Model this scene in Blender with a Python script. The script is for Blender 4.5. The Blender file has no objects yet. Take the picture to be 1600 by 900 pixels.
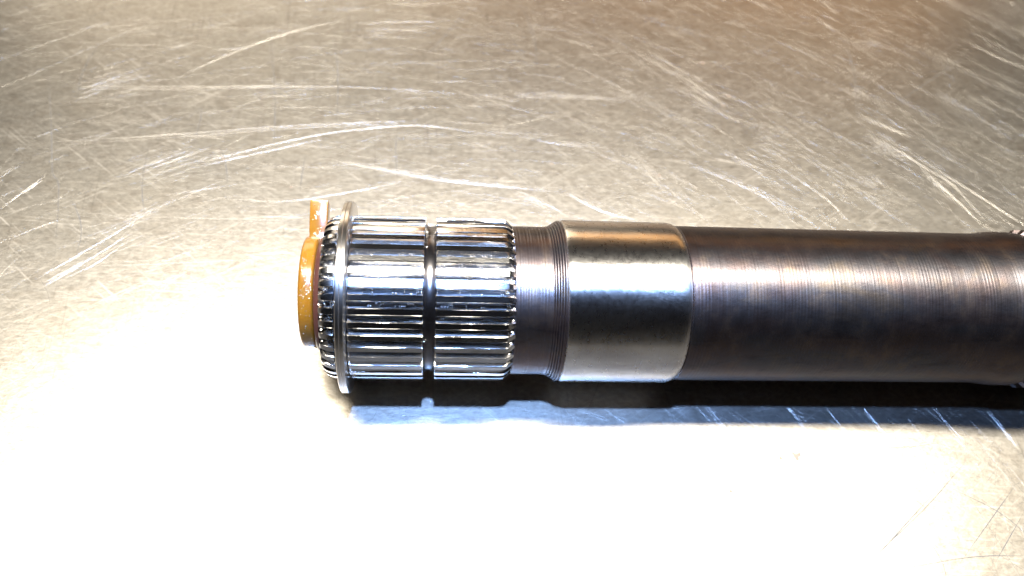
import bpy, bmesh, math, random
from mathutils import Matrix, Vector

# ------------------------------------------------------------------ camera, world, lamps, exposure
MM = 0.001
scene = bpy.context.scene
COL = scene.collection
cam_data = bpy.data.cameras.new('camera')
cam_data.sensor_width = 36.0
cam_data.lens = 36.0 * 1300.0 / 1600.0
cam_data.clip_start = 0.005
cam_data.clip_end = 20.0
cam = bpy.data.objects.new('camera', cam_data)
COL.objects.link(cam)
ROT = ((0.995558, -0.018449, -0.09233), (-0.034739, 0.839458, -0.542313), (0.087512, 0.543111, 0.835088))
m4 = Matrix(ROT).to_4x4()
m4.translation = Vector((-2.959, -98.825, 178.167)) * MM
cam.matrix_world = m4
cam_data.dof.use_dof = True
cam_data.dof.focus_distance = 0.172
cam_data.dof.aperture_fstop = 15.0
scene.camera = cam

world = bpy.data.worlds.new('World')
scene.world = world
world.use_nodes = True
bg = world.node_tree.nodes['Background']
bg.inputs['Color'].default_value = (0.95, 0.9, 0.9, 1)
bg.inputs['Strength'].default_value = 0.008


def area_lamp(name, loc, target, size, size_y, power, color, shape='RECTANGLE'):
    d = bpy.data.lights.new(name, 'AREA')
    d.shape = shape
    d.size = size * MM
    if shape in ('RECTANGLE', 'ELLIPSE'):
        d.size_y = size_y * MM
    d.energy = power
    d.color = color
    o = bpy.data.objects.new(name, d)
    COL.objects.link(o)
    o.location = Vector(loc) * MM
    o.rotation_euler = (Vector(target) * MM - o.location).to_track_quat('-Z', 'Y').to_euler()
    return o


# warm lamp hanging over the far side of the bench, small cool lamp near the lens, an orange lamp low behind
area_lamp('warm_lamp', (35, 88, 600), (35, 0, 0), 640, 75, 17.8, (1.0, 0.92, 0.775))
area_lamp('cool_lamp', (-2, -35, 260), (60, 0, 0), 9, 9, 1.9, (0.28, 0.49, 1.0), 'DISK')
area_lamp('orange_lamp', (170, 420, 165), (70, 0, 10), 400, 95, 0.165, (1.0, 0.5, 0.17))
area_lamp('white_lamp', (-140, 430, 125), (-10, 0, 15), 310, 170, 0.5, (1.0, 0.85, 0.66))

scene.render.engine = 'CYCLES'
scene.cycles.use_denoising = True
scene.view_settings.view_transform = 'Standard'
scene.view_settings.look = 'None'
scene.view_settings.gamma = 1.0
scene.view_settings.exposure = 0.0
scene.view_settings.use_curve_mapping = False

random.seed(11)
PI = math.pi
K = 0.1423527          # mm per photograph pixel at the shaft
H = 21.068             # height of the shaft axis over the bench, mm
VIEW = math.radians(-33)


# ------------------------------------------------------------------ helpers
def link(name, verts, faces, mat=None, parent=None, sharp=32.0, smooth=True):
    me = bpy.data.meshes.new(name)
    me.from_pydata([(v[0] * MM, v[1] * MM, v[2] * MM) for v in verts], [], faces)
    finish(me, sharp, smooth)
    return put(name, me, mat, parent)


def finish(me, sharp=32.0, smooth=True):
    bm = bmesh.new()
    bm.from_mesh(me)
    bmesh.ops.recalc_face_normals(bm, faces=bm.faces)
    lim = math.radians(sharp)
    for f in bm.faces:
        f.smooth = smooth
    for e in bm.edges:
        if len(e.link_faces) == 2:
            e.smooth = e.calc_face_angle(0.0) < lim
    bm.to_mesh(me)
    bm.free()
    me.update()


def put(name, me, mat=None, parent=None):
    if mat is not None and not me.materials:
        me.materials.append(mat)
    o = bpy.data.objects.new(name, me)
    COL.objects.link(o)
    if parent is not None:
        o.parent = parent
    return o


def lathe(profile, seg=160, cy=0.0, cz=H, closed=False, wob=None):
    """profile: list of (x, r) in mm, revolved about the shaft axis"""
    V, F = [], []
    rings = []
    for x, r in profile:
        if r < 1e-6:
            rings.append([len(V)])
            V.append((x, cy, cz))
            continue
        ids = []
        for k in range(seg):
            a = 2 * PI * k / seg
            rr = r + (wob(x, a) if wob else 0.0)
            ids.append(len(V))
            V.append((x, cy + rr * math.sin(a), cz + rr * math.cos(a)))
        rings.append(ids)
    if closed:
        rings.append(rings[0])
    for A, B in zip(rings, rings[1:]):
        for k in range(seg):
            k2 = (k + 1) % seg
            if len(A) == 1 and len(B) == 1:
                continue
            if len(A) == 1:
                F.append((A[0], B[k], B[k2]))
            elif len(B) == 1:
                F.append((A[k], B[0], A[k2]))
            else:
                F.append((A[k], B[k], B[k2], A[k2]))
    return V, F


class Nodes:
    def __init__(self, name):
        self.mat = bpy.data.materials.new(name)
        self.mat.use_nodes = True
        self.t = self.mat.node_tree
        self.b = self.t.nodes['Principled BSDF']
        self.tc = self.t.nodes.new('ShaderNodeTexCoord')

    def n(self, kind, **kw):
        nd = self.t.nodes.new(kind)
        for k, v in kw.items():
            if hasattr(nd, k):
                setattr(nd, k, v)
            else:
                nd.inputs[k.replace('_', ' ')].default_value = v
        return nd

    def l(self, a, b):
        self.t.links.new(a, b)

    def coords(self, sx, sy, sz, rot=0.0):
        m = self.n('ShaderNodeMapping')
        m.inputs['Scale'].default_value = (sx, sy, sz)
        m.inputs['Rotation'].default_value = (0, 0, rot)
        self.l(self.tc.outputs['Object'], m.inputs['Vector'])
        return m.outputs['Vector']

    def noise(self, vec, scale=1.0, detail=4.0, rough=0.55, dist=0.0):
        nd = self.n('ShaderNodeTexNoise')
        nd.inputs['Scale'].default_value = scale
        nd.inputs['Detail'].default_value = detail
        nd.inputs['Roughness'].default_value = rough
        nd.inputs['Distortion'].default_value = dist
        self.l(vec, nd.inputs['Vector'])
        return nd.outputs['Fac']

    def ramp(self, fac, stops):
        nd = self.n('ShaderNodeValToRGB')
        el = nd.color_ramp.elements
        while len(el) < len(stops):
            el.new(0.5)
        for e, (p, c) in zip(el, stops):
            e.position = p
            e.color = (c, c, c, 1) if not isinstance(c, tuple) else (*c, 1)
        self.l(fac, nd.inputs['Fac'])
        return nd.outputs['Color']

    def math(self, op, a, b):
        nd = self.n('ShaderNodeMath')
        nd.operation = op
        for i, v in enumerate((a, b)):
            if isinstance(v, (int, float)):
                nd.inputs[i].default_value = v
            else:
                self.l(v, nd.inputs[i])
        return nd.outputs[0]

    def mix(self, fac, a, b, mode='MIX'):
        nd = self.n('ShaderNodeMix')
        nd.data_type = 'RGBA'
        nd.blend_type = mode
        if isinstance(fac, (int, float)):
            nd.inputs[0].default_value = fac
        else:
            self.l(fac, nd.inputs[0])
        for i, v in ((6, a), (7, b)):
            if isinstance(v, tuple):
                nd.inputs[i].default_value = (*v, 1)
            else:
                self.l(v, nd.inputs[i])
        return nd.outputs[2]

    def bump(self, height, dist_mm, strength=1.0, normal=None):
        nd = self.n('ShaderNodeBump')
        nd.inputs['Distance'].default_value = dist_mm * MM
        nd.inputs['Strength'].default_value = strength
        self.l(height, nd.inputs['Height'])
        if normal is not None:
            self.l(normal, nd.inputs['Normal'])
        return nd.outputs['Normal']

    def around(self, **kw):
        t = self.n('ShaderNodeTangent')
        t.direction_type = 'RADIAL'
        t.axis = 'X'
        self.l(t.outputs['Tangent'], self.b.inputs['Tangent'])
        return self.set(**kw)

    def set(self, **kw):
        for k, v in kw.items():
            s = self.b.inputs[k.replace('_', ' ')]
            if isinstance(v, (int, float)):
                s.default_value = v
            elif isinstance(v, tuple):
                s.default_value = (*v, 1) if len(v) == 3 and s.type == 'RGBA' else v
            else:
                self.l(v, s)
        return self.mat


# ------------------------------------------------------------------ materials
AR = 0.25               # grain runs round the shaft


def mat_bench():
    n = Nodes('worn_stainless_sheet')
    big = n.noise(n.coords(28, 40, 28), 1.0, 5, 0.6)
    fine = n.noise(n.coords(300, 620, 300), 1.0, 5, 0.65)
    blot = n.noise(n.coords(160, 260, 160), 1.0, 4, 0.7, 0.6)
    mott = n.noise(n.coords(420, 620, 420), 1.0, 5, 0.7)
    col = n.mix(n.ramp(big, [(0.35, 0.0), (0.68, 1.0)]), (0.455, 0.428, 0.383), (0.385, 0.356, 0.305))
    col = n.mix(n.ramp(blot, [(0.48, 0.0), (0.74, 0.7)]), col, (0.27, 0.232, 0.185))
    col = n.mix(n.ramp(n.noise(n.coords(700, 1000, 700), 1.0, 4, 0.75), [(0.35, 0.6), (0.65, 0.0)]), col, (0.23, 0.212, 0.185))
    rough = n.math('ADD', n.math('MULTIPLY', big, 0.10), 0.236)
    rough = n.math('ADD', rough, n.math('MULTIPLY', mott, 0.12))
    rough = n.math('ADD', rough, n.math('MULTIPLY', fine, 0.08))
    # webs of hairline marks, each family with its own direction and its own worn patches
    for i, (ang, along, across, lo, wgt) in enumerate(((0.05, 34, 2300, 0.62, 0.7), (-0.10, 60, 1500, 0.64, 0.6), (0.72, 50, 2100, 0.62, 0.9),
                                                     (-0.60, 45, 1900, 0.63, 0.8), (1.52, 40, 2000, 0.62, 0.7), (0.30, 90, 1200, 0.64, 0.7))):
        m1 = n.n('ShaderNodeMapping')
        m1.inputs['Rotation'].default_value = (0, 0, ang)
        m1.inputs['Location'].default_value = (0.37 * i, 0.11 * i, 0)
        n.l(n.tc.outputs['Object'], m1.inputs['Vector'])
        m2 = n.n('ShaderNodeMapping')
        m2.inputs['Scale'].default_value = (along, across, 1)
        n.l(m1.outputs['Vector'], m2.inputs['Vector'])
        line = n.ramp(n.noise(m2.outputs['Vector'], 1.0, 2, 0.5), [(lo, 0.0), (lo + 0.035, 1.0)])
        m3 = n.n('ShaderNodeMapping')
        m3.inputs['Scale'].default_value = (45, 110, 1)
        n.l(m1.outputs['Vector'], m3.inputs['Vector'])
        patch = n.ramp(n.noise(m3.outputs['Vector'], 1.0, 3, 0.6), [(0.42, 0.05), (0.66, wgt)])
        hair = n.math('MULTIPLY', line, patch)
        if i == 4:
            col = n.mix(n.math('MULTIPLY', hair, 0.5), col, (0.15, 0.135, 0.12))
        else:
            col = n.mix(n.math('MULTIPLY', hair, 0.42), col, (0.66, 0.63, 0.58))
            rough = n.math('ADD', rough, n.math('MULTIPLY', hair, 0.07))
    b1 = n.bump(fine, 0.03, 1.0)
    b1 = n.bump(mott, 0.035, 1.0, b1)
    b3 = n.bump(n.noise(n.coords(500, 3000, 500), 1.0, 3, 0.6), 0.004, 1.0, b1)
    b3 = n.bump(blot, 0.03, 1.0, b3)
    return n.set(Base_Color=col, Metallic=1.0, Roughness=rough, Normal=b3)


def mat_scratch():
    n = Nodes('bare_scratched_steel')
    return n.set(Base_Color=(0.42, 0.40, 0.37), Metallic=1.0, Roughness=0.34)


def mat_dirt_scuff():
    n = Nodes('dirt_and_dark_scuff')
    return n.set(Base_Color=(0.09, 0.085, 0.075), Metallic=0.0, Roughness=0.7)  # dirt colour, also used for scuffs that look dark against the glare


def mat_rust():
    n = Nodes('rusty_residue')
    f = n.noise(n.coords(900, 900, 900), 1.0, 4)
    c = n.mix(f, (0.24, 0.18, 0.12), (0.14, 0.10, 0.07))
    return n.set(Base_Color=c, Metallic=0.0, Roughness=0.6)


def mat_oxide(name, ring=1.0, dark=1.0):
    n = Nodes(name)
    big = n.noise(n.coords(45, 90, 90), 1.0, 5, 0.6, 0.4)
    sm = n.noise(n.coords(210, 160, 160), 1.0, 5, 0.65)
    ringn = n.noise(n.coords(1900, 14, 14), 1.0, 3, 0.7)
    ring2 = n.noise(n.coords(420, 9, 9), 1.0, 2, 0.6)
    d = dark
    c = n.ramp(big, [(0.28, (0.17 * d, 0.125 * d, 0.10 * d)), (0.45, (0.155 * d, 0.125 * d, 0.125 * d)),
                     (0.58, (0.14 * d, 0.135 * d, 0.145 * d)), (0.75, (0.21 * d, 0.165 * d, 0.12 * d))])
    c = n.mix(n.ramp(sm, [(0.50, 0.0), (0.72, 0.45)]), c, (0.27 * d, 0.20 * d, 0.13 * d))
    c = n.mix(n.ramp(n.noise(n.coords(120, 340, 340), 1.0, 5, 0.7), [(0.30, 0.5), (0.46, 0.0)]), c, (0.05 * d, 0.045 * d, 0.055 * d))
    rr = n.math('ADD', 0.30, n.math('MULTIPLY', sm, 0.16))
    w = n.n('ShaderNodeTexWave')
    w.wave_type, w.bands_direction = 'BANDS', 'X'
    w.inputs['Scale'].default_value = 2 * PI / (20 * 0.00074)
    w.inputs['Distortion'].default_value = 1.3
    w.inputs['Detail'].default_value = 2.0
    w.inputs['Detail Scale'].default_value = 0.35
    n.l(n.coords(1, 0.02, 0.02), w.inputs['Vector'])
    amp = n.ramp(n.noise(n.coords(160, 22, 22), 1.0, 3, 0.6), [(0.35, 0.0), (0.68, 1.0)])
    b1 = n.bump(n.math('MULTIPLY', w.outputs['Fac'], amp), 0.022 * ring, 1.0)
    b2 = n.bump(ringn, 0.05 * ring, 1.0, b1)
    b2 = n.bump(ring2, 0.10 * ring, 1.0, b2)
    b3 = n.bump(n.noise(n.coords(1300, 1500, 1500), 1.0, 3, 0.6), 0.016, 1.0, b2)
    return n.around(Base_Color=c, Metallic=1.0, Roughness=rr, Normal=b3, Anisotropic=0.35, Anisotropic_Rotation=AR)


def mat_polished():
    n = Nodes('ground_bearing_steel')
    g = n.noise(n.coords(1200, 700, 700), 1.0, 5, 0.65)
    big = n.noise(n.coords(70, 110, 110), 1.0, 4, 0.55, 0.5)
    c = n.mix(n.ramp(big, [(0.45, 0.0), (0.7, 1.0)]), (0.80, 0.78, 0.75), (0.55, 0.52, 0.51))
    rr = n.math('ADD', 0.22, n.math('MULTIPLY', g, 0.14))
    b1 = n.bump(g, 0.013, 1.0)
    b2 = n.bump(n.noise(n.coords(1100, 16, 16), 1.0, 3, 0.6), 0.032, 1.0, b1)
    b2 = n.bump(big, 0.12, 1.0, b2)
    return n.around(Base_Color=c, Metallic=1.0, Roughness=rr, Normal=b2, Anisotropic=0.9, Anisotropic_Rotation=AR)


def mat_spline():
    n = Nodes('oily_cut_steel')
    g = n.noise(n.coords(260, 1500, 1500), 1.0, 4, 0.6)
    film = n.noise(n.coords(260, 900, 900), 1.0, 4, 0.6, 0.8)
    c = n.mix(n.ramp(film, [(0.42, 0.0), (0.72, 1.0)]), (0.66, 0.655, 0.65), (0.42, 0.41, 0.40))
    rr = n.math('ADD', 0.10, n.math('MULTIPLY', film, 0.16))
    b1 = n.bump(g, 0.010, 1.0)
    b2 = n.bump(n.noise(n.coords(1400, 1800, 1800), 1.0, 3, 0.7), 0.022, 1.0, b1)
    return n.around(Base_Color=c, Metallic=1.0, Roughness=rr, Normal=b2, Anisotropic=0.6, Anisotropic_Rotation=AR, Coat_Weight=0.5, Coat_Roughness=0.05)


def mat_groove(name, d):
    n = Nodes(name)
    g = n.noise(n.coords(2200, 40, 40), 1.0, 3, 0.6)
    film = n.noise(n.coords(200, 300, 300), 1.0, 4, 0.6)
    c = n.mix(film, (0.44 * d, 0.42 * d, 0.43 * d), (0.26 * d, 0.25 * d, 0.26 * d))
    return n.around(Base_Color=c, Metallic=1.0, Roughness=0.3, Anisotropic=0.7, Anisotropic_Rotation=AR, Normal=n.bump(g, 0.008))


def mat_ring():
    n = Nodes('spring_steel')
    g = n.noise(n.coords(1600, 60, 60), 1.0, 3, 0.6)
    c = n.mix(g, (0.74, 0.71, 0.66), (0.52, 0.49, 0.46))
    return n.around(Base_Color=c, Metallic=1.0, Roughness=0.3, Anisotropic=0.7, Anisotropic_Rotation=AR, Normal=n.bump(g, 0.006))


def mat_amber():
    n = Nodes('amber_plastic')
    f = n.noise(n.coords(260, 120, 120), 1.0, 4, 0.6)
    c = n.mix(f, (0.31, 0.145, 0.013), (0.15, 0.06, 0.007))
    b = n.bump(n.noise(n.coords(900, 900, 900), 1.0, 3, 0.6), 0.02)
    return n.set(Base_Color=c, Roughness=0.22, Normal=b, Subsurface_Weight=0.55,
                 Subsurface_Radius=(1.0, 0.45, 0.12), Subsurface_Scale=0.0025, Coat_Weight=0.3, Coat_Roughness=0.08)


def mat_shaded_back():
    n = Nodes('shaded_plug_brown')
    f = n.noise(n.coords(500, 300, 300), 1.0, 4, 0.6)
    c = n.mix(f, (0.10, 0.035, 0.018), (0.05, 0.02, 0.018))  # dark brown holds the shade on the back of the plug
    return n.set(Base_Color=c, Roughness=0.2, Normal=n.bump(f, 0.05))


def mat_oil_glint():
    n = Nodes('oil_glint_metal')
    return n.set(Base_Color=(0.85, 0.83, 0.80), Metallic=1.0, Roughness=0.22)  # bright metal colour stands in for lamp glints on the oil film


M_BENCH, M_SCR, M_DIRT_SCUFF, M_RUST = mat_bench(), mat_scratch(), mat_dirt_scuff(), mat_rust()
M_BAR, M_NECK = mat_oxide('brown_oxide_steel', 0.8, 0.64), mat_oxide('turned_oxide_steel', 1.5, 0.95)
M_POL, M_SPL, M_RING = mat_polished(), mat_spline(), mat_ring()
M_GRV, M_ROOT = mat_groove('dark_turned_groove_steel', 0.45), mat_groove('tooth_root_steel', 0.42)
M_AMB, M_SHADED, M_GLINT = mat_amber(), mat_shaded_back(), mat_oil_glint()

TRACED = [
    (0.6, 0, [(-117.1, 85.5), (-100.8, 83.4), (-74.3, 84.6), (-43.4, 86.4), (-19.1, 87.0), (19.1, 85.4)]),
    (0.6, 0, [(-79.3, 87.8), (-70.5, 95.1), (-58.6, 104.0), (-45.9, 111.3), (-22.8, 121.5)]),
    (0.4, 0, [(-132.0, 101.3), (-113.9, 101.1), (-95.6, 101.0), (-77.2, 101.9)]),
    (0.7, 0, [(-120.1, 59.4), (-96.1, 62.8), (-71.2, 66.4), (-45.4, 70.4), (-20.3, 73.1), (-9.3, 74.2)]),
    (1, 0, [(-72.2, 54.6), (-62.9, 57.6), (-53.1, 61.5), (-39.6, 66.5), (-25.6, 70.1), (-9.3, 72.4), (3.7, 71.3), (18.6, 69.0)]),
    (0.6, 0, [(-69.0, 53.6), (-52.9, 59.6), (-32.5, 66.8)]),
    (1.2, 0, [(-37.2, 59.6), (-24.7, 56.6), (-10.5, 53.7), (0.1, 51.8), (17.9, 50.2), (32.2, 48.9)]),
    (0.6, 0, [(-66.6, 43.9), (-54.1, 43.3), (-44.1, 43.0), (-34.2, 44.9), (-17.3, 49.5), (-10.5, 52.1)]),
    (0.6, 0, [(-114.0, 38.0), (-109.5, 44.5), (-106.0, 49.4)]),
    (0.5, 0, [(-113.8, 37.4), (-98.2, 37.5), (-82.3, 37.0), (-66.2, 36.7), (-49.9, 36.8), (-36.7, 36.6)]),
    (0.5, 0, [(-109.3, 21.2), (-86.6, 21.2), (-63.8, 22.8), (-40.4, 25.0)]),
    (0.7, 0, [(-100.4, 16.2), (-91.9, 24.0), (-84.2, 31.2), (-76.4, 39.7)]),
    (0.6, 0, [(-97.2, 15.3), (-88.6, 23.1), (-78.4, 33.4)]),
    (0.6, 0, [(-94.5, 16.3), (-86.8, 21.8), (-80.0, 29.9)]),
    (0.5, 0, [(-111.0, 27.4), (-103.2, 32.6), (-96.4, 36.3)]),
    (0.5, 0, [(-74.8, 44.0), (-64.5, 46.4), (-54.9, 48.8)]),
    (1.2, 0, [(32.2, 48.9), (42.5, 42.7), (52.9, 39.7)]),
    (0.6, 0, [(17.8, 48.6), (28.3, 44.0), (35.0, 38.5)]),
    (0.7, 0, [(127.6, 84.1), (138.2, 77.3), (143.4, 74.1)]),
    (0.8, 0, [(131.1, 74.3), (143.6, 62.0), (149.7, 56.0), (155.4, 41.4)]),
    (1, 0, [(141.2, 66.9), (154.9, 53.7), (166.4, 41.8), (171.9, 36.0)]),
    (0.8, 0, [(141.6, 61.9), (149.4, 49.2), (153.9, 40.0)]),
    (0.6, 0, [(174.6, 122.2), (185.3, 113.4), (192.8, 109.2), (202.7, 105.1)]),
    (0.5, 0, [(52.1, 64.3), (61.6, 50.2), (64.0, 41.2)]),
    (0.5, 0, [(94.4, 63.6), (108.6, 49.6), (113.7, 40.1)]),
    (0.4, 0, [(19.1, 85.9), (38.8, 87.0), (58.5, 86.2)]),
    (0.4, 0, [(18.6, 70.2), (31.6, 67.1), (44.7, 66.4)]),
    (0.4, 0, [(70.6, 60.2), (88.0, 51.2), (97.1, 41.2)]),
    (0.8, 0, [(61.4, -15.1), (66.8, -23.7)]),
    (0.5, 0, [(59.6, -15.5), (63.8, -21.4)]),
    (0.9, 0, [(101.4, -15.2), (105.6, -23.3)]),
    (0.8, 0, [(119.5, -15.5), (125.4, -25.7)]),
    (0.7, 0, [(36.2, -15.6), (43.3, -21.5)]),
    (0.5, 0, [(30.7, -17.0), (39.6, -20.5)]),
    (0.5, 0, [(82.3, -15.7), (86.3, -22.0)]),
    (0.5, 0, [(133.4, -16.4), (137.9, -26.5)]),
    (0.5, 0, [(92.3, -16.0), (95.7, -22.6)]),
    (0.6, 1, [(88.0, -56.2), (108.6, -42.0), (123.7, -29.7)]),
    (0.5, 1, [(93.2, -53.3), (113.1, -37.5)]),
    (0.4, 1, [(99.4, -54.7), (117.4, -52.2), (131.1, -52.1)]),
    (0.5, 1, [(122.1, -53.6), (133.4, -42.2)]),
    (0.4, 1, [(113.9, -53.5), (133.4, -36.1)]),
    (0.4, 1, [(116.8, -36.0), (127.2, -42.1), (132.7, -48.1)]),
    (0.4, 1, [(93.2, -24.9), (107.1, -26.5), (120.5, -24.9)]),
    (0.5, 1, [(-116.0, 91.4), (-108.7, 66.5), (-104.4, 50.6), (-101.6, 45.9), (-96.3, 20.0)]),
    (0.5, 1, [(-97.8, 42.1), (-94.6, 37.0), (-92.4, 30.9), (-92.1, 23.6)]),
    (0.4, 1, [(-82.0, 61.8), (-80.8, 47.1), (-78.0, 36.5)]),
    (0.4, 1, [(-35.7, 110.8), (-33.0, 91.1), (-31.8, 70.3)]),
    (0.4, 1, [(-14.5, 73.7), (-14.7, 61.3), (-13.5, 49.7)]),
    (0.5, 1, [(-39.5, 59.7), (-39.7, 53.2), (-39.6, 46.9)]),
    (0.4, 1, [(132.2, 119.3), (131.6, 103.9), (126.3, 79.4)]),
    (0.4, 1, [(141.7, 89.3), (155.9, 100.0), (174.6, 114.2)]),
    (0.4, 1, [(-8.1, 99.6), (-0.3, 113.3), (9.0, 129.6)]),
    (0.4, 1, [(-63.7, 62.7), (-60.8, 56.9), (-58.4, 45.7)]),
    (0.3, 1, [(-56.2, 115.3), (-50.0, 79.5), (-48.2, 55.2)]),
    (0.3, 1, [(23.8, 127.5), (27.3, 112.2), (27.1, 97.5)]),
    (0.35, 1, [(-103.4, 103.3), (-105.7, 89.4), (-104.4, 76.5)]),
    (0.35, 1, [(-73.7, 70.7), (-70.1, 75.9), (-69.9, 58.9)]),
]

# ------------------------------------------------------------------ the bench sheet
def bench_top():
    x0, x1, y0, y1, t, e = -620, 680, -330, 560, 6.0, 3.0
    V, F = [], []
    loops = [(0, -t), (0, -e), (0.4, -1.2), (1.2, -0.4), (e, 0.0)]
    for ins, z in loops:
        V += [(x0 + ins, y0 + ins, z), (x1 - ins, y0 + ins, z), (x1 - ins, y1 - ins, z), (x0 + ins, y1 - ins, z)]
    for i in range(len(loops) - 1):
        for k in range(4):
            k2 = (k + 1) % 4
            F.append((4 * i + k, 4 * i + k2, 4 * i + 4 + k2, 4 * i + 4 + k))
    n = 4 * (len(loops) - 1)
    F.append((n, n + 1, n + 2, n + 3))
    F.append((3, 2, 1, 0))
    o = link('bench_top', V, F, M_BENCH, None, 20)
    o['kind'] = 'structure'
    return o


bench = bench_top()


class Ribbons:
    """thin burrs raised along scratch lines"""
    def __init__(self):
        self.V, self.F = [], []

    def add(self, pts, w, h, smooth=3):
        # Catmull-Rom resample
        P = [Vector((p[0], p[1])) for p in pts]
        Q = []
        if len(P) > 2:
            E = [P[0] * 2 - P[1]] + P + [P[-1] * 2 - P[-2]]
            for i in range(1, len(E) - 2):
                for j in range(smooth):
                    t = j / smooth
                    a, b, c, d = E[i - 1], E[i], E[i + 1], E[i + 2]
                    Q.append(0.5 * ((2 * b) + (c - a) * t + (2 * a - 5 * b + 4 * c - d) * t * t + (3 * b - a - 3 * c + d) * t ** 3))
            Q.append(P[-1])
        else:
            Q = [P[0].lerp(P[1], t / 3) for t in range(4)]
        n = len(Q)
        base = len(self.V)
        for i, q in enumerate(Q):
            d = (Q[min(i + 1, n - 1)] - Q[max(i - 1, 0)]).normalized()
            s = Vector((-d.y, d.x))
            tap = max(0.12, min(1.0, 4.0 * min(i, n - 1 - i) / n)) * random.uniform(0.75, 1.25)
            ww = w * tap
            for off, z in ((-0.5, -0.01), (-0.28, 0.62 * h), (0, h), (0.28, 0.62 * h), (0.5, -0.01)):
                self.V.append((q.x + s.x * ww * off, q.y + s.y * ww * off, z if z < 0 else z * tap))
        for i in range(n - 1):
            a = base + 5 * i
            for k in range(4):
                self.F.append((a + k, a + k + 1, a + k + 6, a + k + 5))


def scratches():
    R, D = Ribbons(), Ribbons()
    rnd = random.Random(5)
    for s, dark, pts in TRACED:
        if dark:
            D.add(pts, 0.16 + 0.18 * s, 0.012)
            continue
        R.add(pts, 0.06 + 0.105 * s, 0.010 + 0.018 * s)
        # fainter companion marks beside the long ones
        for k in range(rnd.choice((0, 1, 2))):
            a, b = sorted((rnd.uniform(0, 0.6), rnd.uniform(0.5, 1.0)))
            i0 = int(a * (len(pts) - 1))
            i1 = max(i0 + 1, int(round(b * (len(pts) - 1))))
            dx, dy = rnd.uniform(-.4, .4), rnd.choice((-1, 1)) * rnd.uniform(0.4, 1.2)
            R.add([(p[0] + dx, p[1] + dy) for p in pts[i0:i1 + 1]], 0.08, 0.012)

    def angle_at(x, y):
        t = rnd.random()
        if x < 35:
            if t < 0.62:
                return rnd.gauss(0, 11)
            if t < 0.82 and x < -50:
                return rnd.gauss(33, 7)
            return rnd.gauss(92, 22) if t < 0.93 else rnd.uniform(0, 180)
        if t < 0.66:
            return rnd.gauss(-40, 8)
        if t < 0.85:
            return rnd.gauss(-4, 14)
        return rnd.uniform(0, 180)

    for k in range(6500):
        x, y = rnd.uniform(-150, 225), rnd.uniform(-75, 165)
        a = math.radians(angle_at(x, y))
        ln = min(60, rnd.expovariate(1 / 11.0) + 2)
        bend = rnd.gauss(0, 0.015) * ln
        c, s = math.cos(a), math.sin(a)
        pts = [(x + c * u * ln - s * v * bend, y + s * u * ln + c * v * bend) for u, v in ((-.5, 0), (0, 1), (.5, 0))]
        w = rnd.uniform(0.03, 0.06) * (1.6 if rnd.random() < 0.04 else 1)
        R.add(pts, w, w * rnd.choice((0.04, 0.06, 0.09, 0.13, 0.2)), 2)
    # slanting fine scuffs in front of the shaft
    for k in range(260):
        x, y = rnd.uniform(0, 150), rnd.uniform(-34, -8)
        a = math.radians(rnd.gauss(-54, 9))
        ln = rnd.expovariate(1 / 5.0) + 1.5
        c, s = math.cos(a), math.sin(a)
        w = rnd.uniform(0.035, 0.075)
        R.add([(x + c * u * ln, y + s * u * ln) for u in (-.5, .5)], w, w * rnd.choice((0.1, 0.15, 0.22, 0.3)), 2)
    # rub marks: bundles of near-parallel fine lines
    for k in range(70):
        x, y = rnd.uniform(-150, 225), rnd.uniform(-75, 165)
        a0 = angle_at(x, y)
        ln0 = rnd.uniform(8, 30)
        for j in range(rnd.randint(4, 11)):
            a = math.radians(a0 + rnd.gauss(0, 2.0))
            ln = ln0 * rnd.uniform(0.5, 1.1)
            ox, oy = rnd.gauss(0, 2.4), rnd.gauss(0, 2.4)
            c, s = math.cos(a), math.sin(a)
            pts = [(x + ox + c * u * ln, y + oy + s * u * ln) for u in (-.5, .5)]
            R.add(pts, rnd.uniform(0.03, 0.07), rnd.uniform(0.002, 0.007), 2)
    for k in range(110):
        x, y = rnd.uniform(-150, 225), rnd.uniform(-60, 165)
        a = math.radians(rnd.gauss(90, 24) if rnd.random() < 0.7 else rnd.uniform(0, 180))
        ln = min(45, rnd.expovariate(1 / 12.0) + 3)
        bend = rnd.gauss(0, 0.10) * ln
        c, s = math.cos(a), math.sin(a)
        pts = [(x + c * u * ln - s * v * bend, y + s * u * ln + c * v * bend) for u, v in ((-.5, 0), (-.1, .8), (.5, 0))]
        D.add(pts, rnd.uniform(0.05, 0.13), 0.008, 3)
    for k in range(110):  # scuffs seen dark against the glare, that darkness put into the colour
        x = 145 - rnd.expovariate(1 / 24.0)
        y = rnd.uniform(-62, -22)
        a = math.radians(rnd.choice((rnd.gauss(50, 8), rnd.gauss(-52, 10), rnd.gauss(3, 8))))
        ln = rnd.expovariate(1 / 7.0) + 2
        c, s = math.cos(a), math.sin(a)
        D.add([(x + c * u * ln, y + s * u * ln) for u in (-.5, .5)], rnd.uniform(0.03, 0.09), 0.006, 2)
    o = link('scratch_marks', R.V, R.F, M_SCR, bench, 80)
    o['kind'] = 'stuff'
    o = link('dirt_and_dark_scuff_lines', D.V, D.F, M_DIRT_SCUFF, bench, 80)
    o['kind'] = 'stuff'


scratches()

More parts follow.
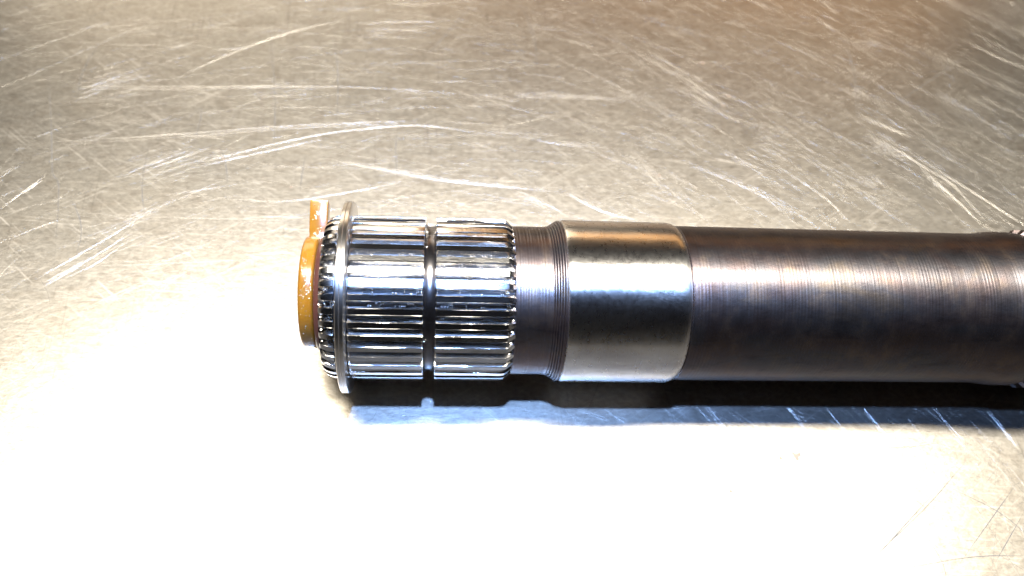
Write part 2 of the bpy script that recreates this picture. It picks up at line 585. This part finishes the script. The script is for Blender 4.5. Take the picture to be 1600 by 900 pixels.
STAINS = [(81.2, 104.3, 1.0), (87.0, 89.7, 0.85), (-61.2, 57.4, 0.6), (29.6, 59.4, 0.6), (60.6, 56.4, 0.7), (-64.0, 19.3, 0.75),
          (44.5, 95.7, 0.5), (-55.9, 32.6, 0.5), (84.6, 85.4, 0.6), (-42.1, 48.1, 0.6), (82.1, -28.5, 1.6), (78.1, -29.1, 0.9),
          (64.7, -37.0, 0.8)]
for sx, sy, sr in STAINS:
    V, F = [(sx, sy, 0.035)], []
    N = 22
    for ring_i, (q, z) in enumerate(((0.55, 0.03), (1.0, -0.004))):
        for k in range(N):
            a = 2 * PI * k / N
            r = 0.7 * sr * q * (0.8 + 0.28 * math.sin(3 * a + sx) + 0.2 * math.sin(5 * a + sy) + random.uniform(-.13, .13))
            V.append((sx + 1.25 * r * math.cos(a), sy + r * math.sin(a), z))
    for k in range(N):
        k2 = (k + 1) % N
        F.append((0, 1 + k, 1 + k2))
        F.append((1 + k, 1 + N + k, 1 + N + k2, 1 + k2))
    link('stain', V, F, M_RUST, bench, 60)

# ------------------------------------------------------------------ the shaft
shaft = bpy.data.objects.new('axle_shaft', None)
COL.objects.link(shaft)
shaft.empty_display_size = 0.02
shaft['label'] = 'dark steel axle shaft with oily splines and amber end plug on scratched steel bench'
shaft['category'] = 'axle shaft'

RB = 122.9 * K        # bar
RC = 127.6 * K        # ground collar
RN = 115.8 * K        # neck
RT = 126.2 * K        # tooth tips
RR = 113.6 * K        # tooth roots

# dark bar with the swelling before the far spline
bar = [(50.35, RB - 1.6), (50.45, RB - 0.5), (50.75, RB - 0.08), (51.6, RB)]
bar += [(51.6 + 4.0 * i, RB) for i in range(1, 15)]
bar += [(121.5, RB), (123.2, RB + 0.12), (125.2, RB + 0.42), (127.6, RB + 0.58), (130.0, RB + 0.55), (131.6, RB + 0.35), (132.4, RB)]
bar += [(150, RB), (151, RB + 1), (158, 20.0), (160.0, H - 0.03), (172.0, H - 0.03), (173.5, H - 1.5), (173.5, 0)]
link('shaft_bar', *lathe(bar, 192), M_BAR, shaft, 28)

# far spline, mostly beyond the frame
V, F = [], []
NT2 = 32
prof2 = [(-0.5, RB - .3), (-0.34, RB - .2), (-0.2, 131.0 * K), (0.2, 131.0 * K), (0.34, RB - .2), (0.5, RB - .3)]
for sx, k in ((132.4, 0.0), (133.8, 1.0), (147.5, 1.0), (149.0, 0.0)):
    for t in range(NT2):
        for a, r in prof2[:-1]:
            aa = 2 * PI * (t + a + 0.3) / NT2
            r = RB - .3 + (r - RB + .3) * k
            V.append((sx, r * math.sin(aa), H + r * math.cos(aa)))
n = NT2 * 5
for s in range(3):
    for k in range(n):
        F.append((s * n + k, s * n + (k + 1) % n, (s + 1) * n + (k + 1) % n, (s + 1) * n + k))
link('far_spline', V, F, M_BAR, shaft, 25)

# ground bearing collar with chamfered edges
col = [(24.3, RN - .4), (24.35, RC - 0.55), (24.6, RC - 0.16), (25.1, RC)]
col += [(25.1 + 2.33 * i, RC) for i in range(1, 10)]
col += [(48.1, RC), (49.2, RC - 0.14), (50.0, RC - 0.52), (50.4, RC - 0.95), (50.55, RB - 1.5)]
link('bearing_collar', *lathe(col, 192), M_POL, shaft, 28)

# turned neck rising through a ridged fillet
nk = [(13.2, RR - 0.3), (13.6, RN)]
x = 13.6
while x < 20.6:
    nk += [(x + 0.18, RN + 0.035), (x + 0.36, RN), (x + 0.52, RN - 0.02)]
    x += 0.58
nk += [(20.9, RN + 0.02)]
for i in range(6):
    t = i / 6
    xx = 21.2 + 3.0 * t
    rr = RN + (RC - RN - 0.25) * (t * t * (3 - 2 * t))
    nk += [(xx, rr + 0.02), (xx + 0.16, rr + 0.17), (xx + 0.30, rr + 0.16), (xx + 0.42, rr + 0.03)]
nk += [(24.32, RC - 0.34), (24.4, RC - .7)]
link('turned_neck', *lathe(nk, 192), M_NECK, shaft, 50)

# core under the teeth, with the round groove and the ring groove
core = [(-26.45, 0), (-26.45, 9.0), (-26.3, RR - 1.6), (-25.6, RR - 0.5), (-24.6, RR), (-23.1, RR), (-22.95, RR - 0.9), (-20.6, RR - 0.9), (-20.45, RR),
        (-5.3, RR), (-5.2, RR - 0.9), (-2.75, RR - 0.9), (-2.65, RR), (12.6, RR), (13.4, RR)]
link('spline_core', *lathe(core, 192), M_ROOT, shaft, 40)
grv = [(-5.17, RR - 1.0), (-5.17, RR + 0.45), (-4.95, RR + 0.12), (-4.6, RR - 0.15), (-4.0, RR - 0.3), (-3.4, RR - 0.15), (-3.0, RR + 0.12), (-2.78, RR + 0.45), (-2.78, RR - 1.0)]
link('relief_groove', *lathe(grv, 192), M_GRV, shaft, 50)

NT = 40
PITCH = 2 * PI / NT


def tooth_mesh(stations, seed):
    """stations: (x, tip radius, width factor)"""
    rnd = random.Random(seed)
    half = [(0.45, 0.0), (0.41, 0.07), (0.34, 0.38), (0.262, 0.83), (0.235, 0.96), (0.21, 1.0)]
    prof = [(-a, q) for a, q in half] + [(a, q) for a, q in reversed(half)]
    V, F = [], []
    m = len(prof)
    for x, rt, wf in stations:
        jt = rnd.uniform(-0.02, 0.02)
        for a, q in prof:
            r = RR - 0.10 + (rt - RR + 0.10) * q
            aa = a * PITCH * (wf if q > 0.3 else 1.0) + rnd.uniform(-1, 1) * 0.0009
            rr = r + (jt if q > 0.9 else 0) + rnd.uniform(-0.006, 0.006)
            V.append((x * MM, rr * math.sin(aa) * MM, rr * math.cos(aa) * MM))
    for s in range(len(stations) - 1):
        for k in range(m - 1):
            F.append((s * m + k, s * m + k + 1, (s + 1) * m + k + 1, (s + 1) * m + k))
    F.append(tuple(range(m - 1, -1, -1)))
    F.append(tuple((len(stations) - 1) * m + k for k in range(m)))
    me = bpy.data.meshes.new('spline_tooth')
    me.from_pydata(V, [], F)
    finish(me, 20)
    me.materials.append(M_SPL)
    return me


def body(x0, x1, n):
    return [(x0 + (x1 - x0) * i / n, RT, 1.0) for i in range(n + 1)]


SECTIONS = [
    [(-26.2, RR + 0.25, 0.7), (-25.9, RT - 1.05, 0.8), (-25.3, RT - 0.55, 0.92), (-24.5, RT - 0.2, 1.0), (-23.7, RT - 0.03, 1.0), (-23.2, RT - 0.02, 1.0)],
    [(-20.45, RT - 0.12, 1.0)] + body(-20.2, -5.5, 6) + [(-5.25, RT - 0.05, 1.0)],
    [(-2.75, RT - 0.05, 1.0)] + body(-2.55, 11.3, 6) + [(12.1, RT - 0.12, 1.0), (12.7, RT - 0.5, 0.95), (13.3, RT - 1.05, 0.8), (13.9, RR + 0.25, 0.6)],
]
for sec in SECTIONS:
    variants = [tooth_mesh(sec, 3 * i + len(sec)) for i in range(5)]
    first = []
    for t in range(NT):
        o = bpy.data.objects.new('spline_tooth', variants[(t * 3 + t // 4) % 5])
        COL.objects.link(o)
        o.parent = shaft
        o.location = (0, 0, H * MM)
        o.rotation_euler = (-(math.radians(-32.5) + t * PITCH), 0, 0)

# spiral retaining ring, two turns side by side
RO, RI = 147.5 * K, 112.5 * K
ring = [(-22.50, RI), (-22.50, RO - 0.25), (-22.35, RO - 0.04), (-22.15, RO), (-21.72, RO), (-21.60, RO - 0.10), (-21.48, RO),
        (-21.05, RO), (-20.85, RO - 0.04), (-20.72, RO - 0.25), (-20.72, RI)]
o = link('retaining_ring', *lathe(ring, 192, closed=True), M_RING, shaft, 35)
o['label'] = 'thin steel spiral retaining ring standing proud around the splines'

# ------------------------------------------------------------------ amber end plug
up = Vector((0, math.sin(VIEW + PI / 2), math.cos(VIEW + PI / 2)))
oc = up * 0.9
disc = [(-31.05, 0), (-31.05, 11.3), (-30.98, 11.75), (-30.75, 12.1), (-30.4, 12.25), (-28.5, 12.22), (-28.2, 12.1), (-28.0, 11.8), (-27.75, 11.0), (-27.75, 0)]
plug = link('end_plug', *lathe(disc, 128, oc.y, H + oc.z), M_AMB, shaft, 50)
plug['label'] = 'glossy amber plastic plug at the splined end'
sl = [(-27.95, 4), (-27.95, 11.6), (-27.7, 12.5), (-27.2, 12.9), (-26.7, 13.0), (-26.40, 12.6), (-26.40, 4)]  # added ring, its dark colour stands for the plug's shaded back half
link('shaded_plug_back', *lathe(sl, 128, oc.y * .5, H + oc.z * .5), M_SHADED, shaft, 40)


def tab():
    ang = math.radians(63)
    d = Vector((0, math.sin(ang), math.cos(ang)))
    tn = Vector((0, math.cos(ang), -math.sin(ang)))
    c0 = Vector((0, oc.y, H + oc.z))
    V, F = [], []
    xa, xb, wt, c = -30.55, -26.7, 1.9, 0.22
    sec = [(xa + c, -wt), (xb - c, -wt), (xb - c * .3, -wt + c * .3), (xb, -wt + c), (xb, wt - c), (xb - c * .3, wt - c * .3), (xb - c, wt), (xa + c, wt),
           (xa + c * .3, wt - c * .3), (xa, wt - c), (xa, -wt + c), (xa + c * .3, -wt + c * .3)]
    cxm = (xa + xb) / 2
    rows = [(9.0, 1.0), (12.0, 1.0), (12.6, 0.95), (13.4, 1.0), (16.5, 1.0), (19.9, 1.0), (20.2, 0.97), (20.3, 0.9)]
    for r, f in rows:
        for x, w in sec:
            V.append(tuple(Vector((cxm + (x - cxm) * f, 0, 0)) + c0 + d * r + tn * (w * f)))
    m = len(sec)
    for s in range(len(rows) - 1):
        for k in range(m):
            k2 = (k + 1) % m
            F.append((s * m + k, s * m + k2, (s + 1) * m + k2, (s + 1) * m + k))
    F.append(tuple(range(m)))
    F.append(tuple((len(rows) - 1) * m + k for k in range(m)))
    return link('tab', V, F, M_AMB, plug, 40)


tab()


# ------------------------------------------------------------------ bright beads put in as oil glints on the teeth and the plug
def beads(spots, name, parent):
    V, F = [], []
    bm = bmesh.new()
    bmesh.ops.create_icosphere(bm, subdivisions=2, radius=1.0)
    bv = [v.co.copy() for v in bm.verts]
    bf = [[v.index for v in f.verts] for f in bm.faces]
    bm.free()
    for p, nrm, s, st in spots:
        q = nrm.to_track_quat('Z', 'X')
        b = len(V)
        for v in bv:
            w = q @ Vector((v.x * s * st, v.y * s, v.z * s * 0.6))
            V.append(tuple(p + w))
        F += [[b + i for i in f] for f in bf]
    o = link(name, V, F, M_GLINT, parent, 180)
    o['kind'] = 'stuff'
    return o


rnd = random.Random(9)
spots = []
for k in range(420):
    t = rnd.randint(-9, 9)
    side = rnd.choice((-1, 1, 1))
    ph = math.radians(-32.5) + (t + side * rnd.uniform(0.36, 0.5)) * PITCH
    seg = rnd.choice((0, 1, 1, 1, 2, 2, 2, 2))
    xx = (rnd.uniform(-25.2, -23.4), rnd.uniform(-20.2, -5.6), rnd.uniform(-2.5, 12.6))[seg]
    r = RR + rnd.uniform(0.0, 0.35)
    nrm = Vector((0, math.sin(ph), math.cos(ph)))
    for j in range(rnd.choice((1, 1, 2, 3, 4))):
        p = Vector((xx + j * rnd.uniform(0.3, 0.6), r * math.sin(ph), H + r * math.cos(ph)))
        spots.append((p, nrm, rnd.uniform(0.11, 0.24), 1.0))
beads(spots, 'oil_glint_beads', shaft)
spots = []
for k in range(70):
    ph = VIEW + rnd.gauss(0.12, 0.35)
    nrm = Vector((0, math.sin(ph), math.cos(ph)))
    p = Vector((rnd.uniform(-30.6, -28.2), 0, H)) + oc + nrm * 12.25
    spots.append((p, nrm, rnd.uniform(0.05, 0.15), 1.0))
ang = math.radians(63)
d = Vector((0, math.sin(ang), math.cos(ang)))
tn = Vector((0, math.cos(ang), -math.sin(ang)))
for k in range(45):
    p = Vector((rnd.gauss(-28.7, 0.6), 0, H)) + oc + d * rnd.choice((rnd.gauss(17.5, 1.1), rnd.gauss(12.8, .7))) - tn * 1.9
    spots.append((p, -tn, rnd.uniform(0.06, 0.16), 1.0))
beads(spots, 'oil_glint_beads', plug)
